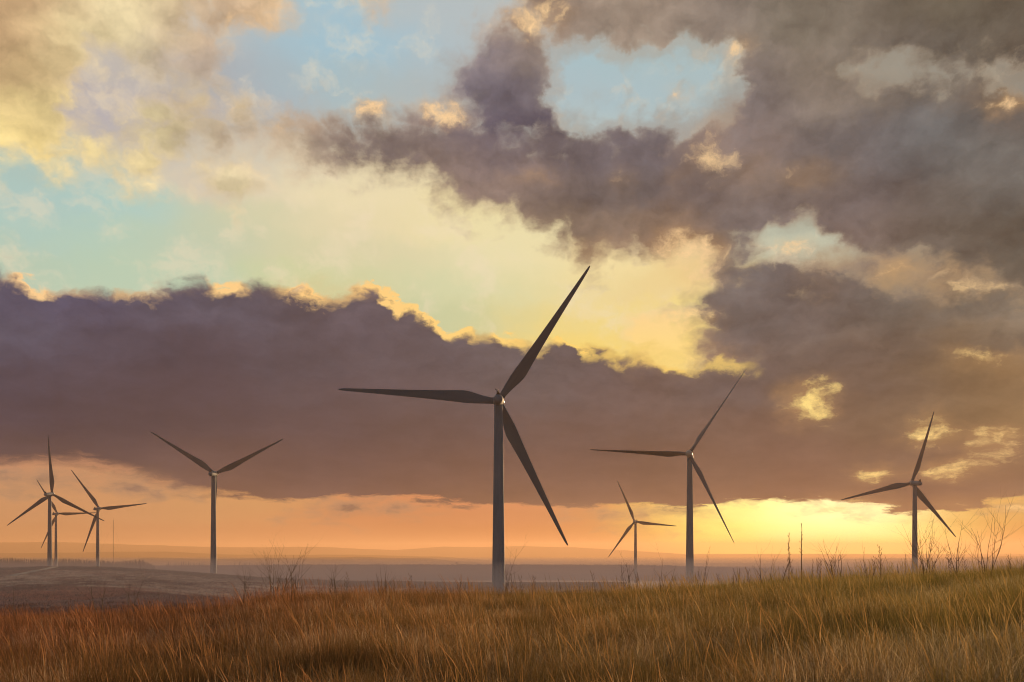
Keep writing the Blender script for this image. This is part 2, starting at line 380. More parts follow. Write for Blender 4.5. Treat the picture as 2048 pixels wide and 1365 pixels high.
    sh = band(cuts[0], cuts[1])
    for i in range(1, len(cuts) - 1):
        sh = pick(b.m('GREATER_THAN', el, cuts[i]), sh, band(cuts[i], cuts[i + 1]))
    # beyond the clouds of the view: the plain evening sky
    sky = b.n('ShaderNodeTexSky', sky_type='NISHITA')
    sky.sun_disc = False; sky.sun_elevation = SUN_EL; sky.sun_rotation = SUN_AZ
    sky.air_density = 1.2; sky.dust_density = 2.0
    base = b.mixc(1.0, sky.outputs[0], (.07, .07, .075), 'MULTIPLY')
    base = b.mixc(1.0, base, b.mixc(b.step(puff.outputs[0], .4, .62), (.0, .0, .0), (.05, .045, .045)), 'ADD')
    bg = b.n('ShaderNodeBackground'); NT.links.new(base, bg.inputs[0])
    out = b.m('MAXIMUM', b.step(b.m('ABSOLUTE', az), R(40), R(85)), b.step(el, R(31), R(62)))
    sh = pick(out, sh, bg.outputs[0])
    ow = b.n('ShaderNodeOutputWorld')
    NT.links.new(sh, ow.inputs[0])
build_sky()

# ------------------------------------------------------------------ helpers
COL = scene.collection

def link(o, parent=None):
    COL.objects.link(o)
    if parent is not None: o.parent = parent
    return o

def mesh_obj(name, verts, faces, mat, parent=None, smooth=False):
    me = bpy.data.meshes.new(name)
    me.from_pydata([tuple(map(float, v)) for v in verts], [], [tuple(map(int, f)) for f in faces])
    me.materials.append(mat)
    if smooth: me.polygons.foreach_set('use_smooth', [True] * len(me.polygons))
    me.update()
    return link(bpy.data.objects.new(name, me), parent)

def tag(o, label=None, cat=None, group=None, kind=None):
    for k, v in (('label', label), ('category', cat), ('group', group), ('kind', kind)):
        if v: o[k] = v
    return o

def empty(name, loc):
    o = bpy.data.objects.new(name, None)
    o.empty_display_size = .5
    o.location = loc
    return link(o)

class MB:
    """collects shapes for one mesh"""
    def __init__(s): s.v = []; s.f = []
    def add(s, verts, faces):
        n = len(s.v); s.v += [tuple(v) for v in verts]; s.f += [tuple(i + n for i in f) for f in faces]
    def tube(s, pts, rad, sides=6, cap=True):
        pts = [Vector(p) for p in pts]; n0 = len(s.v); up = None
        for i, p in enumerate(pts):
            t = (pts[min(i + 1, len(pts) - 1)] - pts[max(i - 1, 0)]).normalized()
            if up is None: up = t.orthogonal().normalized()
            a = (up - t * up.dot(t)); a = a.normalized() if a.length > 1e-6 else t.orthogonal().normalized()
            up = a; c = t.cross(a)
            for k in range(sides):
                w = 2 * math.pi * k / sides
                q = p + (a * math.cos(w) + c * math.sin(w)) * rad[i]
                s.v.append((q.x, q.y, q.z))
        for i in range(len(pts) - 1):
            for k in range(sides):
                a = n0 + i * sides + k; b_ = n0 + i * sides + (k + 1) % sides
                s.f.append((a, b_, b_ + sides, a + sides))
        if cap:
            s.f.append(tuple(n0 + k for k in reversed(range(sides))))
            s.f.append(tuple(n0 + (len(pts) - 1) * sides + k for k in range(sides)))
    def obj(s, name, mat, parent=None, smooth=False):
        return mesh_obj(name, s.v, s.f, mat, parent, smooth)

def new_mat(name):
    m = bpy.data.materials.new(name); m.use_nodes = True
    nt = m.node_tree; b = NB(nt)
    p = nt.nodes['Principled BSDF']
    return m, b, p

def paint(name, rgb, rough=.45, var=.12, scale=.6):
    """coated metal with faint streaks of dirt"""
    m, b, p = new_mat(name)
    g = b.n('ShaderNodeTexCoord')
    mp = b.n('ShaderNodeMapping'); mp.inputs['Scale'].default_value = (1, 1, .12)
    b.nt.links.new(g.outputs['Object'], mp.inputs[0])
    nz = b.noise(mp.outputs[0], scale, 5, .6, dims='3D')
    c = b.mixc(b.step(nz.outputs[0], .3, .75), rgb, tuple(x * (1 - var * 2) for x in rgb))
    b.put(p.inputs['Base Color'], c)
    b.put(p.inputs['Roughness'], b.m('MULTIPLY_ADD', nz.outputs[0], .25, rough - .1)); p.inputs['Specular IOR Level'].default_value = .2
    return m

def plain(name, rgb, rough=.8):
    m, b, p = new_mat(name)
    g = b.n('ShaderNodeTexCoord')
    nz = b.noise(g.outputs['Object'], 3.0, 4, .6, dims='3D')
    b.put(p.inputs['Base Color'], b.mixc(nz.outputs[0], tuple(x * .7 for x in rgb), tuple(x * 1.3 for x in rgb)))
    p.inputs['Roughness'].default_value = rough
    return m

# ------------------------------------------------------------------ the land
def at(px, py, y):
    """the point of the place at depth y that the photo shows at px, py"""
    return Vector(((px - CXP) / FPX * y, y, EYE - (py - HZ) / FPX * y))

def zpx(py, y): return EYE - (py - HZ) / FPX * y

GX = np.array([-1500, -400, 0, 250, 420, 500, 560, 640, 760, 1000, 1200, 1300, 1400, 1500, 1600, 1700, 1800, 1900, 2048, 2400, 3500])
GY = np.array([1236, 1236, 1234, 1226, 1214, 1197, 1186, 1181, 1180, 1183, 1179, 1173, 1166, 1159, 1151, 1146, 1141, 1136, 1130, 1124, 1124])
CREST = 46.0
GRASS_H = .60
MX = np.array([-1500, 0, 100, 200, 300, 450, 560, 700, 1000, 1400, 3500])
MY = np.array([1140, 1138, 1134.5, 1136, 1141, 1152, 1160, 1166, 1168, 1170, 1172])       # moor crest at 430 m
PX_ = np.array([-1500, 0, 300, 600, 1000, 1300, 1500, 1700, 1900, 2200, 3500])
PY_ = np.array([1134, 1132, 1132, 1130.5, 1130.5, 1131.5, 1137, 1144, 1150, 1156, 1156])  # plateau edge at 2000 m
R1X = np.array([-1500, 0, 215, 290, 420, 520, 640, 720, 860, 900, 1000, 1200, 1500, 1800, 2048, 3500])
R1Y = np.array([1128, 1128, 1128, 1115, 1118, 1117, 1115.5, 1114, 1117, 1122, 1129, 1129, 1127, 1124, 1121, 1121])  # 4500 m
R2X = np.array([-1500, 0, 200, 330, 480, 620, 700, 800, 900, 1000, 1300, 1600, 1750, 1900, 2048, 3500])
R2Y = np.array([1106, 1107, 1104.5, 1103.5, 1110, 1110, 1109, 1112, 1115, 1122, 1128, 1121, 1118, 1115, 1112, 1112])      # 7000 m
HX = np.array([-1500, 0, 100, 250, 400, 540, 640, 700, 790, 840, 890, 960, 1050, 1150, 1250, 1330, 1420, 1560, 1700, 2048, 3500])
HY = np.array([1086, 1085, 1084, 1089, 1094, 1095, 1094, 1097, 1101, 1097, 1093, 1095, 1092.5, 1095, 1101, 1106, 1113, 1116, 1116, 1112, 1110])  # 12500 m

def smooth01(t):
    t = np.clip(t, 0, 1); return t * t * (3 - 2 * t)

def wav(x, y, s, seed=0.0):
    """cheap smooth noise, -1..1"""
    return (np.sin(x * s * 1.0 + 1.3 + seed) * np.cos(y * s * 1.27 + .7 - seed) + .6 * np.sin(x * s * 2.3 - y * s * 1.9 + 2.1 + seed) + .4 * np.cos(x * s * 3.9 + y * s * 4.3 + seed * 2)) / 2.0

def ground_z(x, y):
    x = np.asarray(x, float); y = np.asarray(y, float)
    d = np.maximum(np.where(y > 0, y, 0), 1e-3)
    dist = np.hypot(x, y)
    yy = np.where(y > dist * .35, y, dist * .35)          # behind and beside: same land by distance
    yy = np.maximum(yy, .01)
    px = np.clip(CXP + FPX * x / np.maximum(yy, 1.0), -1500, 3500)
    def prof(X, Y, dep): return EYE - (np.interp(px, X, Y) - HZ) / FPX * dep
    zc = prof(GX, GY, CREST) - GRASS_H
    zm = prof(MX, MY, 430.0)
    zp = prof(PX_, PY_, 2000.0)
    z1 = prof(R1X, R1Y, 6600.0); z2 = prof(R2X, R2Y, 9300.0); z3 = prof(HX, HY, 13200.0)
    zv = np.full_like(zc, -38.0)
    stops = [(0, 0 * zc), (9, 0 * zc + .1 * zc), (CREST, zc), (66, zc - 1.6), (125, np.minimum(zc - 4.5, -6.6)), (260, np.minimum(zm - 1.2, -7.4)), (430, zm), (620, np.minimum(zm - 7.5, -14.5)), (1100, zv),
             (1500, zv - 1), (2000, zp), (2400, zp - 8), (3600, zp * 0 - 62), (5900, zp * 0 - 110), (6600, z1), (7300, zp * 0 - 110), (8600, zp * 0 - 110), (9300, z2), (10000, zp * 0 - 110), (12000, zp * 0 - 110), (13200, z3), (14500, zp * 0 - 60), (16500, zp * 0 - 110)]
    out = np.array(stops[-1][1], float)
    for (d0, a0), (d1, a1) in zip(stops[:-1], stops[1:]):
        t = (yy - d0) / (d1 - d0)
        m = (t >= 0) & (t < 1)
        if d0 < 60: tt = t
        else: tt = t
        ts = smooth01(t) if d0 >= CREST else t
        out = np.where(m, a0 + (a1 - a0) * ts, out)
    near = np.clip(1 - dist / 90, 0, 1)
    out = out + .10 * wav(x, y, .55) * near + .06 * wav(x, y, 1.7, 2.) * near
    mid = np.clip((dist - 90) / 60, 0, 1) * np.clip((520 - dist) / 80, 0, 1)
    out = out + mid * (.28 * wav(x, y, .06, 1.) + .16 * wav(x, y, .21, 3.))
    far = np.clip((dist - 3000) / 1500, 0, 1)
    out = out + far * (3.5 * wav(x, y, .0045, 4.) + 1.6 * wav(x, y, .013, 5.))
    return out

def gz(x, y): return float(ground_z(np.array([x]), np.array([y]))[0])

def land(name, r0, r1, nr, mat, na=900):
    u = np.linspace(-1, 1, na)
    az = np.sign(u) * (np.abs(u) * .45 + .55 * np.abs(u) ** 4) * math.pi      # finer in front
    rr = r0 + (r1 - r0) * np.linspace(0, 1, nr) if r1 / max(r0, 1) < 1.6 else np.geomspace(max(r0, 1.0), r1, nr)
    A, Q = np.meshgrid(az, rr)
    X = Q * np.sin(A); Y = Q * np.cos(A); Z = ground_z(X, Y)
    me = bpy.data.meshes.new(name)
    V = np.stack([X, Y, Z], -1).reshape(-1, 3)
    i = np.arange(nr - 1)[:, None] * na + np.arange(na - 1)[None, :]
    F = np.stack([i, i + na, i + na + 1, i + 1], -1).reshape(-1, 4)
    extra = []
    me.vertices.add(len(V)); me.vertices.foreach_set('co', V.ravel())
    me.loops.add(F.size); me.loops.foreach_set('vertex_index', F.ravel())
    me.polygons.add(len(F)); me.polygons.foreach_set('loop_start', np.arange(0, F.size, 4)); me.polygons.foreach_set('loop_total', np.full(len(F), 4))
    me.polygons.foreach_set('use_smooth', np.ones(len(F), bool))
    me.update(calc_edges=True); me.validate()
    me.materials.append(mat)
    return tag(link(bpy.data.objects.new(name, me)), kind='structure')

def moor_material():
    m, b, p = new_mat('moorland')
    g = b.n('ShaderNodeNewGeometry')
    mp = b.n('ShaderNodeMapping'); mp.inputs['Scale'].default_value = (.03, .012, .03)
    b.nt.links.new(g.outputs['Position'], mp.inputs[0])
    big = b.noise(mp.outputs[0], .55, 6, .62, dims='3D')
    mid = b.noise(mp.outputs[0], 3.1, 7, .68, dims='3D')
    fine = b.noise(mp.outputs[0], 22.0, 5, .7, dims='3D')
    heath = b.mixc(b.step(mid.outputs[0], .35, .66), (.16, .085, .075), (.30, .165, .135))
    heath = b.mixc(b.step(big.outputs[0], .46, .60), heath, (.33, .25, .22))
    pale = b.m('MULTIPLY', b.step(b.m('ADD', mid.outputs[0], b.m('MULTIPLY_ADD', fine.outputs[0], .6, -.3)), .56, .72), b.step(big.outputs[0], .42, .58))
    heath = b.mixc(pale, heath, (.68, .60, .54))
    c = b.mixc(b.step(fine.outputs[0], .3, .7, 0, .55), heath, (.09, .06, .05))
    b.put(p.inputs['Base Color'], c)
    p.inputs['Roughness'].default_value = .95
    p.inputs['Specular IOR Level'].default_value = .1
    bp = b.n('ShaderNodeBump'); bp.inputs['Strength'].default_value = .8; bp.inputs['Distance'].default_value = .4
    b.put(bp.inputs['Height'], fine.outputs[0]); b.nt.links.new(bp.outputs[0], p.inputs['Normal'])
    return m

def hill_material(name, a, c_, s):
    m, b, p = new_mat(name)
    g = b.n('ShaderNodeNewGeometry')
    n1 = b.noise(g.outputs['Position'], s, 6, .6, dims='3D')
    n2 = b.noise(g.outputs['Position'], s * 9, 4, .6, dims='3D')
    f = b.step(b.m('MULTIPLY_ADD', n2.outputs[0], .4, b.m('MULTIPLY', n1.outputs[0], .6)), .38, .62)
    b.put(p.inputs['Base Color'], b.mixc(f, a, c_))
    p.inputs['Roughness'].default_value = 1.0
    p.inputs['Specular IOR Level'].default_value = .0
    return m

M_moor = moor_material()
M_plateau = hill_material('plateau heath', (.045, .045, .042), (.085, .070, .062), .008)
M_hills = hill_material('far hills', (.05, .055, .04), (.10, .09, .06), .0022)
land('ground', .5, 1300.0, 330, M_moor)
land('plateau', 1300.0, 3200.0, 60, M_plateau)
land('hills', 3200.0, 16500.0, 110, M_hills)

# a pale track over the moor
def strip(name, pts, width, mat, lift=.05):
    P = []
    for i in range(len(pts) - 1):
        for t in np.linspace(0, 1, 24, endpoint=False):
            P.append((pts[i][0] + (pts[i + 1][0] - pts[i][0]) * t, pts[i][1] + (pts[i + 1][1] - pts[i][1]) * t))
    P.append(pts[-1]); P = np.array(P)
    v = []
    for i, (x, y) in enumerate(P):
        a = P[max(i - 1, 0)]; c = P[min(i + 1, len(P) - 1)]
        t = (c - a) / (np.hypot(*(c - a)) + 1e-9); n = np.array((-t[1], t[0])) * width / 2 * (1 + .25 * math.sin(i * .9))
        for s in (-1, 1):
            q = np.array((x, y)) + n * s
            v.append((q[0], q[1], gz(q[0], q[1]) + lift))
    f = [(2 * i, 2 * i + 1, 2 * i + 3, 2 * i + 2) for i in range(len(P) - 1)]
    return tag(mesh_obj(name, v, f, mat), kind='structure')
M_track = plain('track gravel', (.20, .165, .15), .95)
TRACK = [(-160, 285), (-168, 335), (-179, 378), (-190, 412), (-200, 436)]
strip('track', TRACK, 3.2, M_track, .16)

# ------------------------------------------------------------------ wind turbines
M_paint = paint('grey tower paint', (.25, .34, .46), .72, .14)
M_blade = paint('grey blade gelcoat', (.185, .23, .30), .70, .08, .35)
M_hub = paint('pale hub paint', (.62, .61, .60), .25, .06)
M_fin = plain('dark vane', (.03, .03, .032), .5)
M_red = plain('red lamp housing', (.30, .03, .02), .4)

RB = 46.5
def blade_sections():
    # r, chord, share of the chord ahead of the pitch line, thickness, twist
    return [(1.2, 1.9, .50, 1.90, 0), (2.4, 1.92, .50, 1.86, 0), (4.0, 2.25, .47, 1.55, 14), (6.0, 2.85, .42, 1.20, 13), (8.0, 3.45, .37, .98, 12), (9.6, 3.70, .34, .86, 11),
            (11.0, 3.62, .33, .78, 10), (14.0, 3.22, .33, .62, 8), (19.0, 2.66, .33, .48, 6), (25.0, 2.12, .33, .36, 4), (31.0, 1.68, .33, .27, 2.4), (37.0, 1.27, .33, .19, 1.2), (42.0, .95, .34, .13, .4), (45.0, .68, .36, .09, 0), (46.2, .40, .42, .05, 0), (46.5, .10, .5, .02, 0)]

def blade_mesh(pitch=0.0):
    """blade along +Z; trailing edge to +X as seen from -Y (behind the rotor)"""
    N = 18; v = []; f = []
    for r, ch, ahead, th, tw in blade_sections():
        a = R(tw + pitch)
        circ = np.clip((4.5 - r) / 2.6, 0, 1)
        for k in range(N):
            w = 2 * math.pi * k / N
            xc = .5 - .5 * math.cos(w)                       # 0 leading, 1 trailing
            foil = 1.38 * (math.sqrt(max(xc, 0)) * 1.03 - xc * 1.03) if xc > 0 else 0
            y = math.sin(w) * .5 * circ + (1 if math.sin(w) >= 0 else -.62) * foil * (1 - circ) * .86
            X = (xc - ahead) * ch; Y = y * th
            pre = .0011 * r * r * .55                        # slight bend towards the wind
            v.append((X * math.cos(a) - Y * math.sin(a), X * math.sin(a) + Y * math.cos(a) + pre, r))
    n = len(blade_sections())
    for i in range(n - 1):
        for k in range(N):
            a0 = i * N + k; b0 = i * N + (k + 1) % N
            f.append((a0, b0, b0 + N, a0 + N))
    f.append(tuple(reversed(range(N)))); f.append(tuple((n - 1) * N + k for k in range(N)))
    me = bpy.data.meshes.new('blade'); me.from_pydata(v, [], f); me.materials.append(M_blade)
    me.polygons.foreach_set('use_smooth', [True] * len(me.polygons)); me.update()
    return me

def lathe(prof, axis='Y', N=28):
    """profile of (along, radius)"""
    v = []; f = []
    for t, r in prof:
        for k in range(N):
            w = 2 * math.pi * k / N
            v.append((r * math.cos(w), t, r * math.sin(w)) if axis == 'Y' else (r * math.cos(w), r * math.sin(w), t))
    for i in range(len(prof) - 1):
        for k in range(N):
            a0 = i * N + k; b0 = i * N + (k + 1) % N
            f.append((a0, b0, b0 + N, a0 + N) if axis == 'Z' else (a0, a0 + N, b0 + N, b0))
    f.append(tuple(k for k in (range(N) if axis == 'Y' else reversed(range(N)))))
    f.append(tuple((len(prof) - 1) * N + k for k in (reversed(range(N)) if axis == 'Y' else range(N))))
    return v, f

BLADE = blade_mesh(0.0); BLADE_F = blade_mesh(-64.0)
NAC = lathe([(-7.4, .35), (-7.3, .75), (-7.0, 1.05), (-6.4, 1.22), (-5.0, 1.36), (-2.0, 1.46), (1.2, 1.50), (2.2, 1.42), (2.5, 1.25)])
HUB = lathe([(2.55, 1.30), (2.7, 1.55), (3.2, 1.68), (4.2, 1.68), (5.0, 1.45), (5.7, 1.0), (6.1, .45), (6.2, .1)])

def turbine(depth, hub_px, hub_py, roll, label, yaw=0.0, feather=False, front=False, tilt=5.0):
    """hub seen at hub_px, hub_py; the rotor stands on the far side unless front"""
    top = at(hub_px, hub_py, depth)
    base = gz(top.x, top.y)
    t = empty('wind_turbine', (top.x, top.y, base)); H = top.z - base
    tag(t, label, 'wind turbine', 'turbines of the wind farm')
    tw = H - 1.3
    prof = [(-.6, 2.15), (.0, 2.1)] + [(tw * s, 1.92 + (1.17 - 1.92) * s) for s in np.linspace(.004, .975, 14)] + [(tw * .978, 1.24), (tw, 1.24)]
    v, f = lathe(prof, 'Z', 32)
    tower = mesh_obj('tower', v, f, M_paint, t, True)
    # door with its steps at the foot
    dmb = MB(); a0 = -.9
    dv = []
    for zz in (1.0, 3.1):
        for w in (-.24, .24): dv.append((1.945 * math.sin(a0 + w), -1.945 * math.cos(a0 + w), zz))
    inn = [(x * .93, y * .93, z) for x, y, z in dv]
    dmb.add(dv + inn, [(0, 1, 3, 2), (4, 6, 7, 5), (0, 4, 5, 1), (2, 3, 7, 6), (0, 2, 6, 4), (1, 5, 7, 3)])
    dmb.obj('door', M_fin, t)
    head = Matrix.Rotation(R(yaw) + (math.pi if front else 0), 4, 'Z') @ Matrix.Rotation(R(tilt), 4, 'X')
    Mh = Matrix.Translation((0, 0, H)) @ head
    nac = mesh_obj('nacelle', NAC[0], NAC[1], M_paint, t, True); nac.matrix_local = Mh
    fin = MB()
    fin.add([(-.05, -7.0, 1.02), (.05, -7.0, 1.02), (.05, -5.2, 1.25), (-.05, -5.2, 1.25), (-.03, -6.6, 2.75), (.03, -6.6, 2.75), (.03, -6.2, 2.75), (-.03, -6.2, 2.75),
             ], [(0, 3, 2, 1), (4, 5, 6, 7), (0, 1, 5, 4), (1, 2, 6, 5), (2, 3, 7, 6), (3, 0, 4, 7)])
    # broad foot of the fin, as seen end-on
    fin.add([(-.62, -5.9, .95), (.62, -5.9, .95), (.62, -5.4, .95), (-.62, -5.4, .95), (-.10, -5.75, 2.5), (.10, -5.75, 2.5), (.10, -5.55, 2.5), (-.10, -5.55, 2.5)],
            [(0, 3, 2, 1), (4, 5, 6, 7), (0, 1, 5, 4), (1, 2, 6, 5), (2, 3, 7, 6), (3, 0, 4, 7)])
    o = fin.obj('tail_fin', M_fin, nac)
    an = MB(); an.tube([(-.45, -4.6, 1.2), (-.45, -4.6, 2.9)], [.05, .04], 6); an.tube([(-.75, -4.6, 2.6), (-.15, -4.6, 2.6)], [.04, .04], 6)
    an.tube([(-.75, -4.6, 2.6), (-.75, -4.6, 2.95)], [.09, .09], 6)
    an.obj('wind_sensor', M_fin, nac)
    hub = mesh_obj('hub', HUB[0], HUB[1], M_hub, t, True); hub.matrix_local = Mh
    if front:
        lm = MB(); lm.tube([(0, -6.0, 1.2), (0, -6.0, 1.75)], [.28, .22], 10); lm.obj('warning_lamp', M_red, nac)
    for k in range(3):
        ang = roll + 120 * k
        rot = Matrix.Rotation(R(90 - ang) * (1 if not front else -1), 4, 'Y')
        bl = link(bpy.data.objects.new('blade', BLADE_F if feather else BLADE), t)
        bl.matrix_local = Mh @ Matrix.Translation((0, 3.7, 0)) @ rot
    return t

TURB = [
 (283.0, 997.0, 801.0, 55.8, 'largest and nearest grey wind turbine, one long blade pointing level to the left', 0, False, False),
 (463.0, 1379.5, 911.0, 56.3, 'wind turbine with thin edge-on blades standing left of the low sun glow', -15, True, True),
 (1040.0, 1271.0, 1044.0, 114.3, 'small distant turbine whose tower fades into mist behind the central plain', 8, False, False),
 (615.0, 1829.5, 967.0, 73.5, 'wind turbine standing behind bare saplings at the right end of the grass ridge', 7, False, False),
 (600.0, 427.0, 948.0, 27.0, 'turbine with two raised blades in a Y and its third blade against the tower', 0, False, False),
 (785.0, 99.5, 989.0, 92.5, 'tallest turbine of the cluster above the moor, one blade pointing straight up', -4, False, False),
 (1160.0, 112.0, 1028.0, 1.2, 'smallest turbine, partly hidden behind the tall one with an upright blade', -3, False, False),
 (960.0, 195.5, 1018.0, 6.0, 'turbine next to the thin lattice mast, one blade almost level to the right', -3, False, False),
]
for T in TURB: turbine(*T[:5], yaw=T[5], feather=T[6], front=T[7])

# ------------------------------------------------------------------ lattice mast
M_steel = plain('mast steel', (.10, .09, .09), .6)
def mast():
    y = 1450.0; p = at(227, 1120, y); b0 = gz(p.x, p.y); Ht = at(227, 1041, y).z - b0
    t = tag(empty('lattice_mast', (p.x, p.y, b0)), 'thin guyed lattice mast rising from the dark forest edge', 'mast')
    m = MB(); c = [Vector((.55 * math.cos(a), .55 * math.sin(a), 0)) for a in (R(90), R(210), R(330))]
    for q in c: m.tube([q, q + Vector((0, 0, Ht))], [.09, .09], 5)
    n = int(Ht / 1.6)
    for i in range(n):
        z0, z1 = Ht * i / n, Ht * (i + 1) / n
        for k in range(3):
            m.tube([c[k] + Vector((0, 0, z0)), c[(k + 1) % 3] + Vector((0, 0, z1))], [.04, .04], 3)
    m.obj('lattice_column', M_steel, t)
    tip = MB(); tip.tube([(0, 0, Ht), (0, 0, Ht + 3.5)], [.07, .03], 5); tip.obj('antenna', M_steel, t)
    for k in range(3):
        a = R(90 + 120 * k); g = MB()
        for h in (.55, .95):
            ex, ey = 34 * math.cos(a), 34 * math.sin(a)
            g.tube([(ex, ey, gz(p.x + ex, p.y + ey) - b0), (c[k].x, c[k].y, Ht * h)], [.025, .025], 3)
        g.obj('guy_wires', M_steel, t)
mast()

# ------------------------------------------------------------------ far trees
M_fir = hill_material('conifer needles', (.012, .020, .018), (.028, .038, .030), .8)
M_bark = plain('bark', (.05, .038, .03), .9)

def conifer(h, rs):
    """a spruce: trunk and tiers of drooping boughs with ragged ends"""
    m = MB()
    m.tube([(0, 0, -.5), (0, 0, h * .5), (0, 0, h * .97)], [h * .018, h * .011, .02], 5)
    tiers = 13; w = h * .21 * rs.uniform(.8, 1.2)
    for i in range(tiers):
        z = h * (.07 + .88 * i / tiers); r = w * (1 - i / tiers) ** .85 * rs.uniform(.78, 1.12) + .1
        n = 9
        for k in range(n):
            a = 2 * math.pi * (k + rs.uniform(0, .8)) / n; rr = r * rs.uniform(.65, 1.15)
            d = .55; zz = z - rr * .30
            tip = (rr * math.cos(a), rr * math.sin(a), zz)
            l = (rr * .55 * math.cos(a + d), rr * .55 * math.sin(a + d), z - rr * .12)
            q = (rr * .55 * math.cos(a - d), rr * .55 * math.sin(a - d), z - rr * .12)
            m.add([(0, 0, z + h * .055), l, tip, q], [(0, 1, 2), (0, 2, 3)])
            m.add([(0, 0, z - h * .01), q, tip, l], [(0, 1, 2), (0, 2, 3)])
    m.add([(-.12, 0, h * .9), (.12, 0, h * .9), (0, .12, h * .9), (0, 0, h)], [(0, 1, 3), (1, 2, 3), (2, 0, 3)])
    return m

rs = random.Random(3)
FIRS = []
for i in range(5):
    mb = conifer(10.0, rs)
    me = bpy.data.meshes.new('conifer_tree'); me.from_pydata(mb.v, [], mb.f); me.materials.append(M_fir); me.update()
    FIRS.append((me, np.array(mb.v), mb.f))

# the forest edge on the far plain reads as one dark mass
def forest():
    V = []; F = []; n = 0
    X0 = np.array([-260, 0, 40, 80, 120, 160, 200, 230, 245, 270, 285, 300, 308, 312])
    TOP = -2.0 + np.array([1117, 1116, 1117, 1119, 1118, 1119, 1121, 1123, 1122, 1120, 1121, 1127, 1131, 1133])
    for row, (yd, cnt) in enumerate(((1640, 300), (1675, 300), (1720, 260))):
        for k in range(cnt):
            px = -260 + 570 * (k + rs.random()) / cnt
            y = yd + rs.uniform(-14, 14); x = (px - CXP) / FPX * y
            g = gz(x, y); zt = zpx(np.interp(px, X0, TOP) + rs.uniform(-1.0, 3.2) + row * .4, y)
            h = max(zt - g, 4.0)
            me, v, f = FIRS[rs.randrange(5)]
            s = h / 10.0; a = rs.uniform(0, 6.28)
            ws = max(.6, min(s, 1.2)) * 1.25
            R2 = np.array([[math.cos(a), -math.sin(a)], [math.sin(a), math.cos(a)]])
            q = v.copy(); q[:, :2] = q[:, :2] @ R2.T * ws; q[:, 2] *= s
            q += (x, y, g)
            V.append(q); F += [tuple(i + n for i in t) for t in f]; n += len(q)
    me = bpy.data.meshes.new('distant_forest'); me.from_pydata(np.concatenate(V).tolist(), [], F); me.materials.append(M_fir); me.update()
    o = link(bpy.data.objects.new('distant_forest', me))
    tag(o, 'dark spruce forest edge on the far misty plain', 'forest', kind='stuff')
forest()

# the conifers one can tell apart beyond the Y-shaped turbine: px, top py, base py
SPR = [(334, 1125), (337, 1124), (341, 1127), (348, 1126), (352, 1124.5), (358, 1126), (363, 1124), (367, 1122.5), (372, 1125), (377, 1123.5), (381, 1126), (388, 1125), (394, 1126.5), (399, 1126), (404, 1125),
       (408, 1125.5), (414, 1127), (462, 1127), (469, 1126), (479, 1124), (486, 1126), (490, 1123.5), (494, 1124), (499, 1124.5), (504, 1125), (509, 1126), (514, 1124.5), (519, 1125), (523, 1126), (527, 1125.5), (531, 1127), (536, 1126)]
first = True
for i, (px, py) in enumerate(SPR):
    y = 1900 + rs.uniform(-25, 25); x = (px - CXP) / FPX * y; g = gz(x, y)
    h = max(zpx(py - 1.0, y) - g, 5.0)
    o = link(bpy.data.objects.new('conifer_tree', FIRS[i % 5][0]))
    o.location = (x, y, g); s = h / 10.0; o.scale = (max(s, .75) * 1.1,) * 2 + (s,); o.rotation_euler.z = rs.uniform(0, 6.28)
    side = 'left of' if px < 420 else 'right of'
    tag(o, f'tiny dark conifer in the tree row just {side} the tower of the Y-shaped turbine', 'tree', f'conifers {side} the Y-shaped turbine')

def broadleaf(h, w, rs):
    """far bare-headed broadleaf: short trunk, rounded crown of small leafy clumps"""
    tr = MB(); tr.tube([(0, 0, -.4), (0, 0, h * .45)], [h * .04, h * .02], 5)
    m = MB()
    for k in range(150):
        a = rs.uniform(0, 6.28); u = rs.random() ** .5; zz = rs.uniform(.12, 1)
        rr = w * .5 * u * math.sqrt(max(0, 1 - (2 * zz - 1) ** 2 * .85))
        c = Vector((rr * math.cos(a), rr * math.sin(a), h * (.12 + .86 * zz * (1 - .25 * u)))); s = h * .075
        p = [c + Vector([rs.uniform(-s, s) for _ in range(3)]) for _ in range(4)]
        m.add(p, [(0, 1, 2), (0, 2, 3), (0, 3, 1), (1, 3, 2)])
    return tr, m
for px, py, w, lab in ((757, 1126, 13, 'low round tree alone on the ridge line left of the largest turbine'), (913.5, 1124, 7, 'pointed dark tree on the ridge close left of the largest turbine'),
                       (921, 1127, 11, 'broad low tree beside the pointed one on the ridge'), (959, 1127.5, 5, 'tiny bush on the ridge line nearest the largest turbine tower')):
    y = 1985.0; x = (px - CXP) / FPX * y; g = gz(x, y); h = max(zpx(py, y) - g, 3.0)
    t_ = tag(empty('broadleaf_tree', (x, y, g)), lab, 'tree'); tr, cr = broadleaf(h, w * y / FPX * 1.15, rs)
    tr.obj('trunk', M_bark, t_); cr.obj('crown', M_fir, t_)

def treeline():
    V = MB()
    for k in range(1500):
        px = rs.uniform(540, 2100); y = 1990 + rs.uniform(-10, 10); x = (px - CXP) / FPX * y
        g = gz(x, y); h = rs.uniform(.8, 2.6); w = rs.uniform(1.2, 3.0)
        V.add([(x - w, y, g - .3), (x + w, y, g - .3), (x, y + w, g - .3), (x + rs.uniform(-.8, .8), y + .5, g + h)], [(0, 1, 3), (1, 2, 3), (2, 0, 3), (0, 2, 1)])
    tag(V.obj('distant_hedge', M_fir), 'continuous low scrub along the edge of the far ridge', 'scrub', kind='stuff')
treeline()

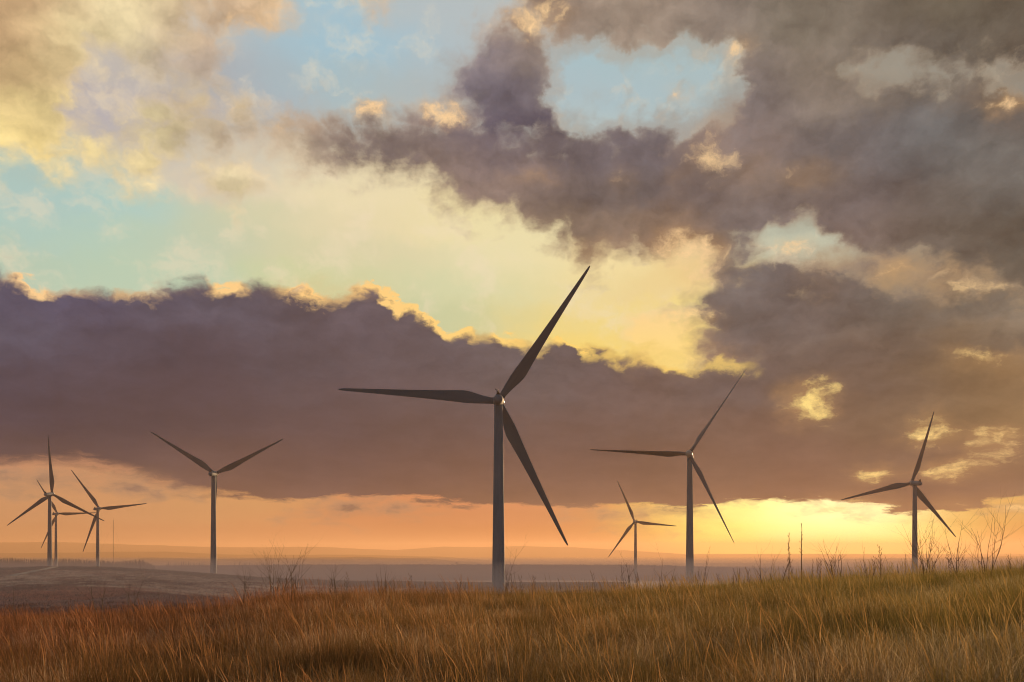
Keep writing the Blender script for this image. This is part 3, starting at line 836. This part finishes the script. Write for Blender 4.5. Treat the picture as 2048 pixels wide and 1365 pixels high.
# ------------------------------------------------------------------ grass
def grass_material():
    m = bpy.data.materials.new('moor grass'); m.use_nodes = True
    nt = m.node_tree; nt.nodes.clear(); b = NB(nt)
    at_ = b.n('ShaderNodeAttribute', attribute_name='tone')
    g = b.n('ShaderNodeNewGeometry')
    n1 = b.noise(g.outputs['Position'], .22, 3, .55, dims='3D')
    n2 = b.noise(g.outputs['Position'], 1.3, 3, .6, dims='3D')
    sx = b.n('ShaderNodeSeparateXYZ'); nt.links.new(g.outputs['Position'], sx.inputs[0])
    drift = b.step(b.m('MULTIPLY_ADD', n1.outputs[0], 16.0, b.m('ADD', sx.outputs[0], -8.0)), -14.0, 16.0)
    straw = b.mixc(drift, (.74, .41, .26), (.82, .64, .31))
    brown = b.mixc(drift, (.40, .178, .095), (.44, .30, .11))
    green = b.mixc(drift, (.15, .072, .036), (.21, .18, .055))
    c = b.mixc(b.step(at_.outputs['Fac'], .32, .50), green, brown)
    c = b.mixc(b.step(b.m('ADD', at_.outputs['Fac'], b.m('MULTIPLY_ADD', n2.outputs[0], .5, -.25)), .56, .86), c, straw)
    c = b.mixc(b.step(at_.outputs['Fac'], .90, .95), c, b.mixc(drift, (.95, .70, .50), (.95, .80, .50)))
    d = b.n('ShaderNodeBsdfDiffuse'); tr = b.n('ShaderNodeBsdfTranslucent')
    nt.links.new(c, d.inputs[0]); nt.links.new(c, tr.inputs[0])
    mx = b.n('ShaderNodeMixShader'); mx.inputs[0].default_value = .5
    nt.links.new(d.outputs[0], mx.inputs[1]); nt.links.new(tr.outputs[0], mx.inputs[2])
    out = b.n('ShaderNodeOutputMaterial'); nt.links.new(mx.outputs[0], out.inputs[0])
    return m
M_grass = grass_material()

def tuft_mesh(name, n, hmin, hmax, spread, lean, curl, width, tone0, tone1, seed, heads=0.0, wind=(-.10, 0.0)):
    r = np.random.default_rng(seed)
    SEG = 5
    V = []; F = []; T = []; k = 0
    for _ in range(n):
        a = r.uniform(0, 2 * np.pi); q = spread * math.sqrt(r.random())
        bx, by = q * math.cos(a), q * math.sin(a)
        h = r.uniform(hmin, hmax); la = a + r.normal(0, .9); l = abs(r.normal(0, lean)) + q * .25
        cu = abs(r.normal(0, curl)); tone = r.uniform(tone0, tone1)
        if heads == 0 and tone1 > .6 and r.random() < .20: tone = .98
        f = r.uniform(0, np.pi); wx, wy = math.cos(f) * width / 2, math.sin(f) * width / 2
        ws = r.uniform(.7, 1.3)
        for s in range(SEG + 1):
            t = s / SEG
            off = l * t + cu * t * t * t
            x = bx + math.cos(la) * off * h + wind[0] * t * t * h * 1.6 + wind[1] * t * h
            y = by + math.sin(la) * off * h
            z = h * (t - .42 * cu * t ** 4 - .18 * l * t * t)
            wq = ws * (1 - t) ** .6 if s < SEG else .12
            if heads and s >= SEG - 1: wq = ws * heads * (1.0 if s == SEG - 1 else .4)
            V.append((x - wx * wq, y - wy * wq, z)); V.append((x + wx * wq, y + wy * wq, z)); T += [tone, tone]
        for s in range(SEG):
            i = k + 2 * s
            F.append((i, i + 1, i + 3, i + 2))
        k += 2 * (SEG + 1)
    me = bpy.data.meshes.new(name); me.from_pydata(V, [], F); me.materials.append(M_grass)
    at_ = me.attributes.new('tone', 'FLOAT', 'POINT'); at_.data.foreach_set('value', np.array(T, dtype=np.float32))
    me.update()
    return bpy.data.objects.new(name, me)

TUFTS = []
for i in range(5): TUFTS.append(tuft_mesh('grass_tuft', 56, .32, .74, .24, .20,   .10, .0058, .0, .50, 10 + i, wind=(-.03, 0)))           # upright rush
for i in range(5): TUFTS.append(tuft_mesh('grass_tuft', 52, .24, .62, .22, .40, .36, .0054, .38, .97, 30 + i, wind=(-.12, 0)))           # brown and straw, leaning
for i in range(2): TUFTS.append(tuft_mesh('grass_tuft', 9, .46, .80, .20, .44, .62, .0042, .70, 1.0, 50 + i))            # long arched straw
for i in range(3): TUFTS.append(tuft_mesh('grass_tuft', 16, .62, 1.12, .30, .10, .08, .0050, .25, .66, 60 + i, heads=2.0))  # seed stalks
for i in range(4): TUFTS.append(tuft_mesh('grass_tuft', 62, .12, .52, .26, .75, .95, .0052, .22, 1.0, 90 + i, wind=(0, 0)))  # tangled dead leaves
tcol = bpy.data.collections.new('grass tufts')
for i, o in enumerate(TUFTS):
    o.name = f'grass_tuft_{i:02d}'; tcol.objects.link(o)

def scatter_points():
    P = []; K = []; S = []; Rz = []
    y = 4.5
    while y < 74:
        dy = .22 if y < 22 else .27
        half = .85 * y + 7.0
        n = int(2 * half / (dy * (.92 if y < 22 else 1.0)))
        xs = np.linspace(-half, half, n) + rng.uniform(-dy, dy, n) * .8
        ys = y + rng.uniform(-dy, dy, n) * .8
        P.append(np.stack([xs, ys], -1)); y += dy
    P = np.concatenate(P)
    z = ground_z(P[:, 0], P[:, 1])
    # patches: where each kind grows, and how tall
    a = wav(P[:, 0], P[:, 1], .42, 1.) + .6 * wav(P[:, 0], P[:, 1], 1.1, 2.) + rng.normal(0, .35, len(P))
    u = rng.random(len(P))
    kind = np.where(a > .05, rng.integers(0, 5, len(P)), rng.integers(5, 10, len(P)))
    kind = np.where(u < np.where(a < -.2, .10, .03), rng.integers(10, 12, len(P)), kind)
    kind = np.where(u > .93, rng.integers(12, 15, len(P)), kind)
    kind = np.where(rng.random(len(P)) < .36, rng.integers(15, 19, len(P)), kind)
    s = rng.uniform(.66, 1.2, len(P)) * (1 + .18 * wav(P[:, 0], P[:, 1], .7, 4.)) * np.clip(.78 + .22 * P[:, 1] / 30, .6, 1) * (1 + .12 * wav(P[:, 0], P[:, 1], .22, 9.))
    keep = rng.random(len(P)) < np.clip(1.0 - .5 * (wav(P[:, 0], P[:, 1], 1.3, 6.) > .45), 0, 1)
    return np.column_stack([P, z])[keep], kind[keep], s[keep], np.where(kind < 5, rng.uniform(-3.1, 3.1, len(P)), 1.1 * wav(P[:, 0], P[:, 1], .5, 5.) + rng.normal(0, .55, len(P)))[keep]

def moor_material2():
    m, b, p = new_mat('heather and bent grass')
    at_ = b.n('ShaderNodeAttribute', attribute_name='tone')
    g = b.n('ShaderNodeNewGeometry')
    mp = b.n('ShaderNodeMapping'); mp.inputs['Scale'].default_value = (.03, .012, .03)
    b.nt.links.new(g.outputs['Position'], mp.inputs[0])
    big = b.noise(mp.outputs[0], .9, 5, .6, dims='3D'); mid = b.noise(mp.outputs[0], 5.0, 5, .65, dims='3D')
    sp = b.n('ShaderNodeSeparateXYZ'); b.nt.links.new(g.outputs['Position'], sp.inputs[0])
    wob = b.m('MULTIPLY_ADD', big.outputs[0], 150.0, b.m('MULTIPLY_ADD', mid.outputs[0], 130.0, -140.0))
    yy = b.m('ADD', sp.outputs[1], wob)
    bent = b.m('MULTIPLY', b.step(yy, 238, 262), b.step(yy, 392, 368))          # a belt of pale bent grass
    bent = b.m('MULTIPLY', bent, b.step(b.m('ADD', sp.outputs[0], b.m('MULTIPLY', wob, .5)), -182, -150))
    bent = b.m('MULTIPLY', bent, b.step(b.m('ADD', b.m('MULTIPLY', mid.outputs[0], .65), b.m('MULTIPLY', big.outputs[0], .35)), .40, .60))
    flat_ = b.m('MULTIPLY', b.step(yy, 132, 146), b.step(yy, 186, 170))          # a wet mauve flat nearer by
    c = b.mixc(b.step(big.outputs[0], .44, .54), (.24, .080, .060), (.56, .26, .20))
    c = b.mixc(b.step(yy, 372, 392), c, (.11, .050, .045))
    c = b.mixc(b.m('MULTIPLY', flat_, .75), c, (.52, .36, .37))
    c = b.mixc(b.m('MULTIPLY', bent, .8), c, (.60, .50, .44))
    t = b.m('ADD', at_.outputs['Fac'], b.m('MULTIPLY_ADD', mid.outputs[0], 1.4, -.7))
    c = b.mixc(b.m('MULTIPLY', b.step(t, .55, .88), b.m('MULTIPLY_ADD', bent, .75, .2)), c, (.92, .82, .74))
    c = b.mixc(b.step(t, .42, .14), c, (.06, .030, .026))
    b.put(p.inputs['Base Color'], c); p.inputs['Roughness'].default_value = 1.0; p.inputs['Specular IOR Level'].default_value = 0.0
    return m
M_grass_keep = M_grass; M_grass = moor_material2()
MOORT = [tuft_mesh('moor_tuft', 46, .16, .42, .62, .45, .3, .045, .0, 1.0, 80 + i) for i in range(5)]
M_grass = M_grass_keep
mcol = bpy.data.collections.new('moor tufts')
for i, o in enumerate(MOORT):
    o.name = f'moor_tuft_{i:02d}'; mcol.objects.link(o)

def moor_points():
    n = 60000
    y = np.sqrt(rng.uniform(85 ** 2, 470 ** 2, n)); px = rng.uniform(-160, 1250, n)
    x = (px - CXP) / FPX * y
    tx = np.interp(y, [p[1] for p in TRACK], [p[0] for p in TRACK])
    k = ~((np.abs(x - tx) < 3.0) & (y > 284) & (y < 437)); x, y = x[k], y[k]; n = len(x)
    z = ground_z(x, y)
    return np.column_stack([x, y, z - .03]), rng.integers(0, 5, n), rng.uniform(.6, 1.5, n) * (1 + .35 * wav(x, y, .13, 2.)), rng.uniform(-3.1, 3.1, n)

def build_grass(name, pts, tcol, label):
    P, K, S, Z = pts
    me = bpy.data.meshes.new(name); me.vertices.add(len(P)); me.vertices.foreach_set('co', P.astype(np.float32).ravel())
    for nm, ty, ar in (('kind', 'INT', K.astype(np.int32)), ('size', 'FLOAT', S.astype(np.float32)), ('turn', 'FLOAT', Z.astype(np.float32))):
        a = me.attributes.new(nm, ty, 'POINT'); a.data.foreach_set('value', ar)
    o = link(bpy.data.objects.new(name, me)); tag(o, label, 'grass', kind='stuff')
    g = bpy.data.node_groups.new('grass scatter', 'GeometryNodeTree')
    g.interface.new_socket('Geometry', in_out='INPUT', socket_type='NodeSocketGeometry')
    g.interface.new_socket('Geometry', in_out='OUTPUT', socket_type='NodeSocketGeometry')
    N = g.nodes; L = g.links
    gi = N.new('NodeGroupInput'); go = N.new('NodeGroupOutput')
    ci = N.new('GeometryNodeCollectionInfo'); ci.inputs['Collection'].default_value = tcol
    ci.inputs['Separate Children'].default_value = True; ci.inputs['Reset Children'].default_value = True
    ip = N.new('GeometryNodeInstanceOnPoints'); ip.inputs['Pick Instance'].default_value = True
    def attr(nm, ty):
        n = N.new('GeometryNodeInputNamedAttribute'); n.data_type = ty; n.inputs[0].default_value = nm; return n.outputs[0]
    cx = N.new('ShaderNodeCombineXYZ'); L.new(attr('turn', 'FLOAT'), cx.inputs[2])
    er = N.new('FunctionNodeEulerToRotation'); L.new(cx.outputs[0], er.inputs[0])
    L.new(gi.outputs[0], ip.inputs['Points']); L.new(ci.outputs[0], ip.inputs['Instance'])
    L.new(attr('kind', 'INT'), ip.inputs['Instance Index']); L.new(er.outputs[0], ip.inputs['Rotation']); L.new(attr('size', 'FLOAT'), ip.inputs['Scale'])
    L.new(ip.outputs[0], go.inputs[0])
    md = o.modifiers.new('scatter', 'NODES'); md.node_group = g
    print('tufts', len(P))
build_grass('grass', scatter_points(), tcol, 'dry brown and straw moor grass over the near ridge')
build_grass('moor_grass', moor_points(), mcol, 'patchy reddish heather and pale bent grass on the lower moor')

# ------------------------------------------------------------------ bare shrubs and dry stalks on the ridge
M_twig = plain('bare twigs', (.13, .085, .062), .85)
M_stalk = plain('dry stalk', (.20, .125, .075), .85)

def twig(m, p, d, length, r, depth, rs, bend=.18):
    n = 6; pts = [p]; rad = [r]; q = p.copy(); dd = d.normalized()
    for i in range(n):
        dd = (dd + Vector((rs.gauss(0, bend), rs.gauss(0, bend), rs.gauss(0, bend * .5) + .06))).normalized()
        q = q + dd * (length / n); pts.append(q.copy()); rad.append(r * (1 - (i + 1) / n * .78))
    m.tube(pts, rad, 4)
    if depth > 0:
        for k in range(rs.choice((2, 3, 4))):
            i = rs.randint(2, n - 1)
            s = dd.cross(Vector((rs.gauss(0, 1), rs.gauss(0, 1), rs.gauss(0, 1)))).normalized()
            nd = (dd * .8 + s * rs.uniform(.5, .95)).normalized()
            twig(m, pts[i], nd, length * rs.uniform(.35, .62), rad[i] * .72, depth - 1, rs, bend)

def shrub(px, top, y, stems, width, label, seed, depth=2, group=None, base_r=.017, cat='shrub'):
    rs = random.Random(seed)
    x = (px - CXP) / FPX * y; g = gz(x, y); h = zpx(top, y) - g
    t = tag(empty('bare_shrub', (x, y, g)), label, cat, group)
    for s in range(stems):
        m = MB(); a = rs.uniform(0, 6.28); b0 = rs.random() ** .7
        d = Vector((math.cos(a) * b0 * width / max(h, .3) * .75, math.sin(a) * b0 * .25, 1.0))
        hh = h * (1.06 if s == 0 else rs.uniform(.55, .98))
        twig(m, Vector((math.cos(a) * .06 * stems ** .5, math.sin(a) * .06, -.06)), d, hh, base_r * rs.uniform(.8, 1.15), depth, rs, .10)
        m.obj('stem', M_twig, t)
    return t

SHRUBS = [
 (553, 1092, 47, 11, 1.15, 'dense bare shrub at the left end of the grass ridge, below the far hills', 1, 2),
 (590, 1088, 47.5, 6, .55, 'taller bare twigs at the right side of the dense shrub on the ridge', 2, 1),
 (670, 1128, 46, 4, .45, 'sparse leaning twigs between the dense shrub and the largest turbine', 3, 1),
 (1012, 1098, 44, 4, .95, 'bare forked shrub growing in front of the foot of the largest turbine tower', 4, 2),
 (770, 1130, 46, 4, .5, 'low bare twigs on the ridge below the lone round tree', 5, 1),
 (1255, 1118, 45, 5, .7, 'bare twigs on the ridge in front of the small turbine fading into mist', 6, 2),
 (1322, 1118, 45, 4, .6, 'loose bare shrub just left of the foot of the edge-on turbine', 7, 2),
 (1402, 1092, 45, 3, .45, 'two long bare shoots right beside the foot of the edge-on turbine', 8, 1),
 (1530, 1098, 45, 4, .4, 'slim bare shoots below the brightest part of the sunset', 9, 1),
 (1675, 1076, 45, 6, .6, 'fan of straight bare shoots right of the two tall seed stalks', 10, 1),
 (1745, 1095, 45, 5, .5, 'low bare twigs left of the right-hand turbine beside a curled seed stalk', 11, 1),
 (1858, 1030, 44, 7, 1.0, 'bare branching sapling standing against the right-hand turbine tower', 12, 2),
 (1915, 1042, 45, 4, .7, 'thin bare sapling behind the lowest blade tip of the right-hand turbine', 13, 2),
 (1975, 1012, 43, 7, 1.1, 'tallest and widest bare sapling at the right end of the ridge', 14, 2),
 (2040, 1090, 44, 2, .3, 'last bare twigs at the right edge of the picture', 15, 1),
 (33, 1172, 43, 2, .35, 'single thin forked sapling in front of the moor at the left edge', 16, 1),
 (205, 1150, 42, 3, .55, 'bare sapling with a crooked fork in front of the pale moor', 17, 2),
 (258, 1148, 42, 3, .35, 'upright pair of bare stems in front of the moor, right of the crooked sapling', 18, 1),
 (328, 1182, 43, 1, .15, 'lone straight bare stem in front of the moor below the conifer row', 19, 1),
 (480, 1142, 45, 4, .6, 'faint loose bare shrub just left of the dense shrub', 20, 2),
]
for S_ in SHRUBS: shrub(*S_[:8])

def seed_stalk(px, top, y, label, seed, kind='spike', group=None, lean=0.0):
    """a dry flower stem: spike of small pods, or a curled branching head"""
    rs = random.Random(seed)
    x = (px - CXP) / FPX * y; g = gz(x, y); h = zpx(top, y) - g
    t = tag(empty('seed_stalk', (x, y, g)), label, 'dry stalk', group)
    m = MB(); n = 9; pts = []
    for i in range(n + 1):
        s = i / n; pts.append(Vector((lean * h * s * s + rs.gauss(0, .006) * h * s, rs.gauss(0, .006), h * s - .05)))
    m.tube(pts, [(.024 if group is None else .009) * (1 - .6 * i / n) for i in range(n + 1)], 5)
    m.obj('stem', M_stalk, t)
    hd = MB()
    if kind == 'spike':
        c = 26
        for k in range(c):
            s = .52 + .48 * k / c; i = min(int(s * n), n - 1); p = pts[i].lerp(pts[i + 1], s * n - i)
            a = rs.uniform(0, 6.28); L = rs.uniform(.05, .12) * (1.0 if group is None else .6) * (1.25 - .7 * k / c)
            d = Vector((math.cos(a), math.sin(a) * .6, rs.uniform(.5, 1.4))).normalized()
            hd.tube([p, p + d * L * .5, p + d * L], [.006, .010, .018] if group is None else [.003, .005, .009], 4)
    else:
        for k in range(9):
            s = .45 + .55 * k / 9; i = min(int(s * n), n - 1); p = pts[i].lerp(pts[i + 1], s * n - i)
            a = (0 if k % 2 else math.pi) + rs.gauss(0, .4); q = [p]; d = Vector((math.cos(a), math.sin(a), .6)).normalized()
            for j in range(5):
                d = (d + Vector((-math.cos(a) * .28, 0, .05 - .10 * j))).normalized(); q.append(q[-1] + d * .045)
            hd.tube(q, [.005, .007, .010, .011, .009, .005], 4)
    hd.obj('seed_head', M_stalk, t)
    return t
seed_stalk(1578, 1064, 44, 'shorter of two tall dark seed stalks standing against the yellow sunset', 1)
seed_stalk(1603, 1044, 44, 'taller of two tall dark seed stalks standing against the yellow sunset', 2)
seed_stalk(1760, 1090, 43, 'curled dry seed stalk left of the right-hand turbine tower', 3, 'curl')
seed_stalk(1640, 1116, 44, 'short curled seed stalk between the tall pair and the fan of shoots', 4, 'curl')
seed_stalk(1564, 1120, 44, 'short drooping seed stalk just left of the tall pair', 5, 'curl', None, .25)
# thin stalks all along the crest: nothing tells them apart
for k in range(46):
    px = rs.uniform(560, 2040); y = rs.uniform(41, 48); gy = float(np.interp(px, GX, GY))
    seed_stalk(px, gy - rs.uniform(14, 38), y, 'thin dry stalk sticking up out of the grass along the crest of the ridge', 100 + k, rs.choice(('spike', 'spike', 'curl')), 'thin stalks along the grass crest', rs.uniform(-.2, .1))

# ------------------------------------------------------------------ haze
def haze_box(name, lo, hi, density, colour, aniso, label):
    x0, y0, z0 = lo; x1, y1, z1 = hi
    v = [(x0, y0, z0), (x1, y0, z0), (x1, y1, z0), (x0, y1, z0), (x0, y0, z1), (x1, y0, z1), (x1, y1, z1), (x0, y1, z1)]
    f = [(0, 3, 2, 1), (4, 5, 6, 7), (0, 1, 5, 4), (1, 2, 6, 5), (2, 3, 7, 6), (3, 0, 4, 7)]
    m = bpy.data.materials.new(name); m.use_nodes = True; nt = m.node_tree; nt.nodes.clear()
    pv = nt.nodes.new('ShaderNodeVolumePrincipled'); pv.inputs['Density'].default_value = density
    pv.inputs['Color'].default_value = (*colour, 1); pv.inputs['Anisotropy'].default_value = aniso
    out = nt.nodes.new('ShaderNodeOutputMaterial'); nt.links.new(pv.outputs[0], out.inputs['Volume'])
    o = mesh_obj(name, v, f, m)
    return tag(o, label, 'haze', kind='stuff')
haze_box('haze', (-17000, -17000, -125), (17000, 17000, 112), 1.1e-4, (.92, .62, .42), .36, 'pale evening haze over the moor and hills')
haze_box('mist', (-9000, 445, -80), (9000, 1996, -13), 5.5e-4, (.14, .165, .34), .1, 'low bluish mist lying over the far plain below the ridge')
haze_box('mist', (-3000, 80, -40), (3000, 440, -1.5), 1.1e-3, (.70, .70, .92), .1, 'thin bluish mist around the tower feet on the near moor')
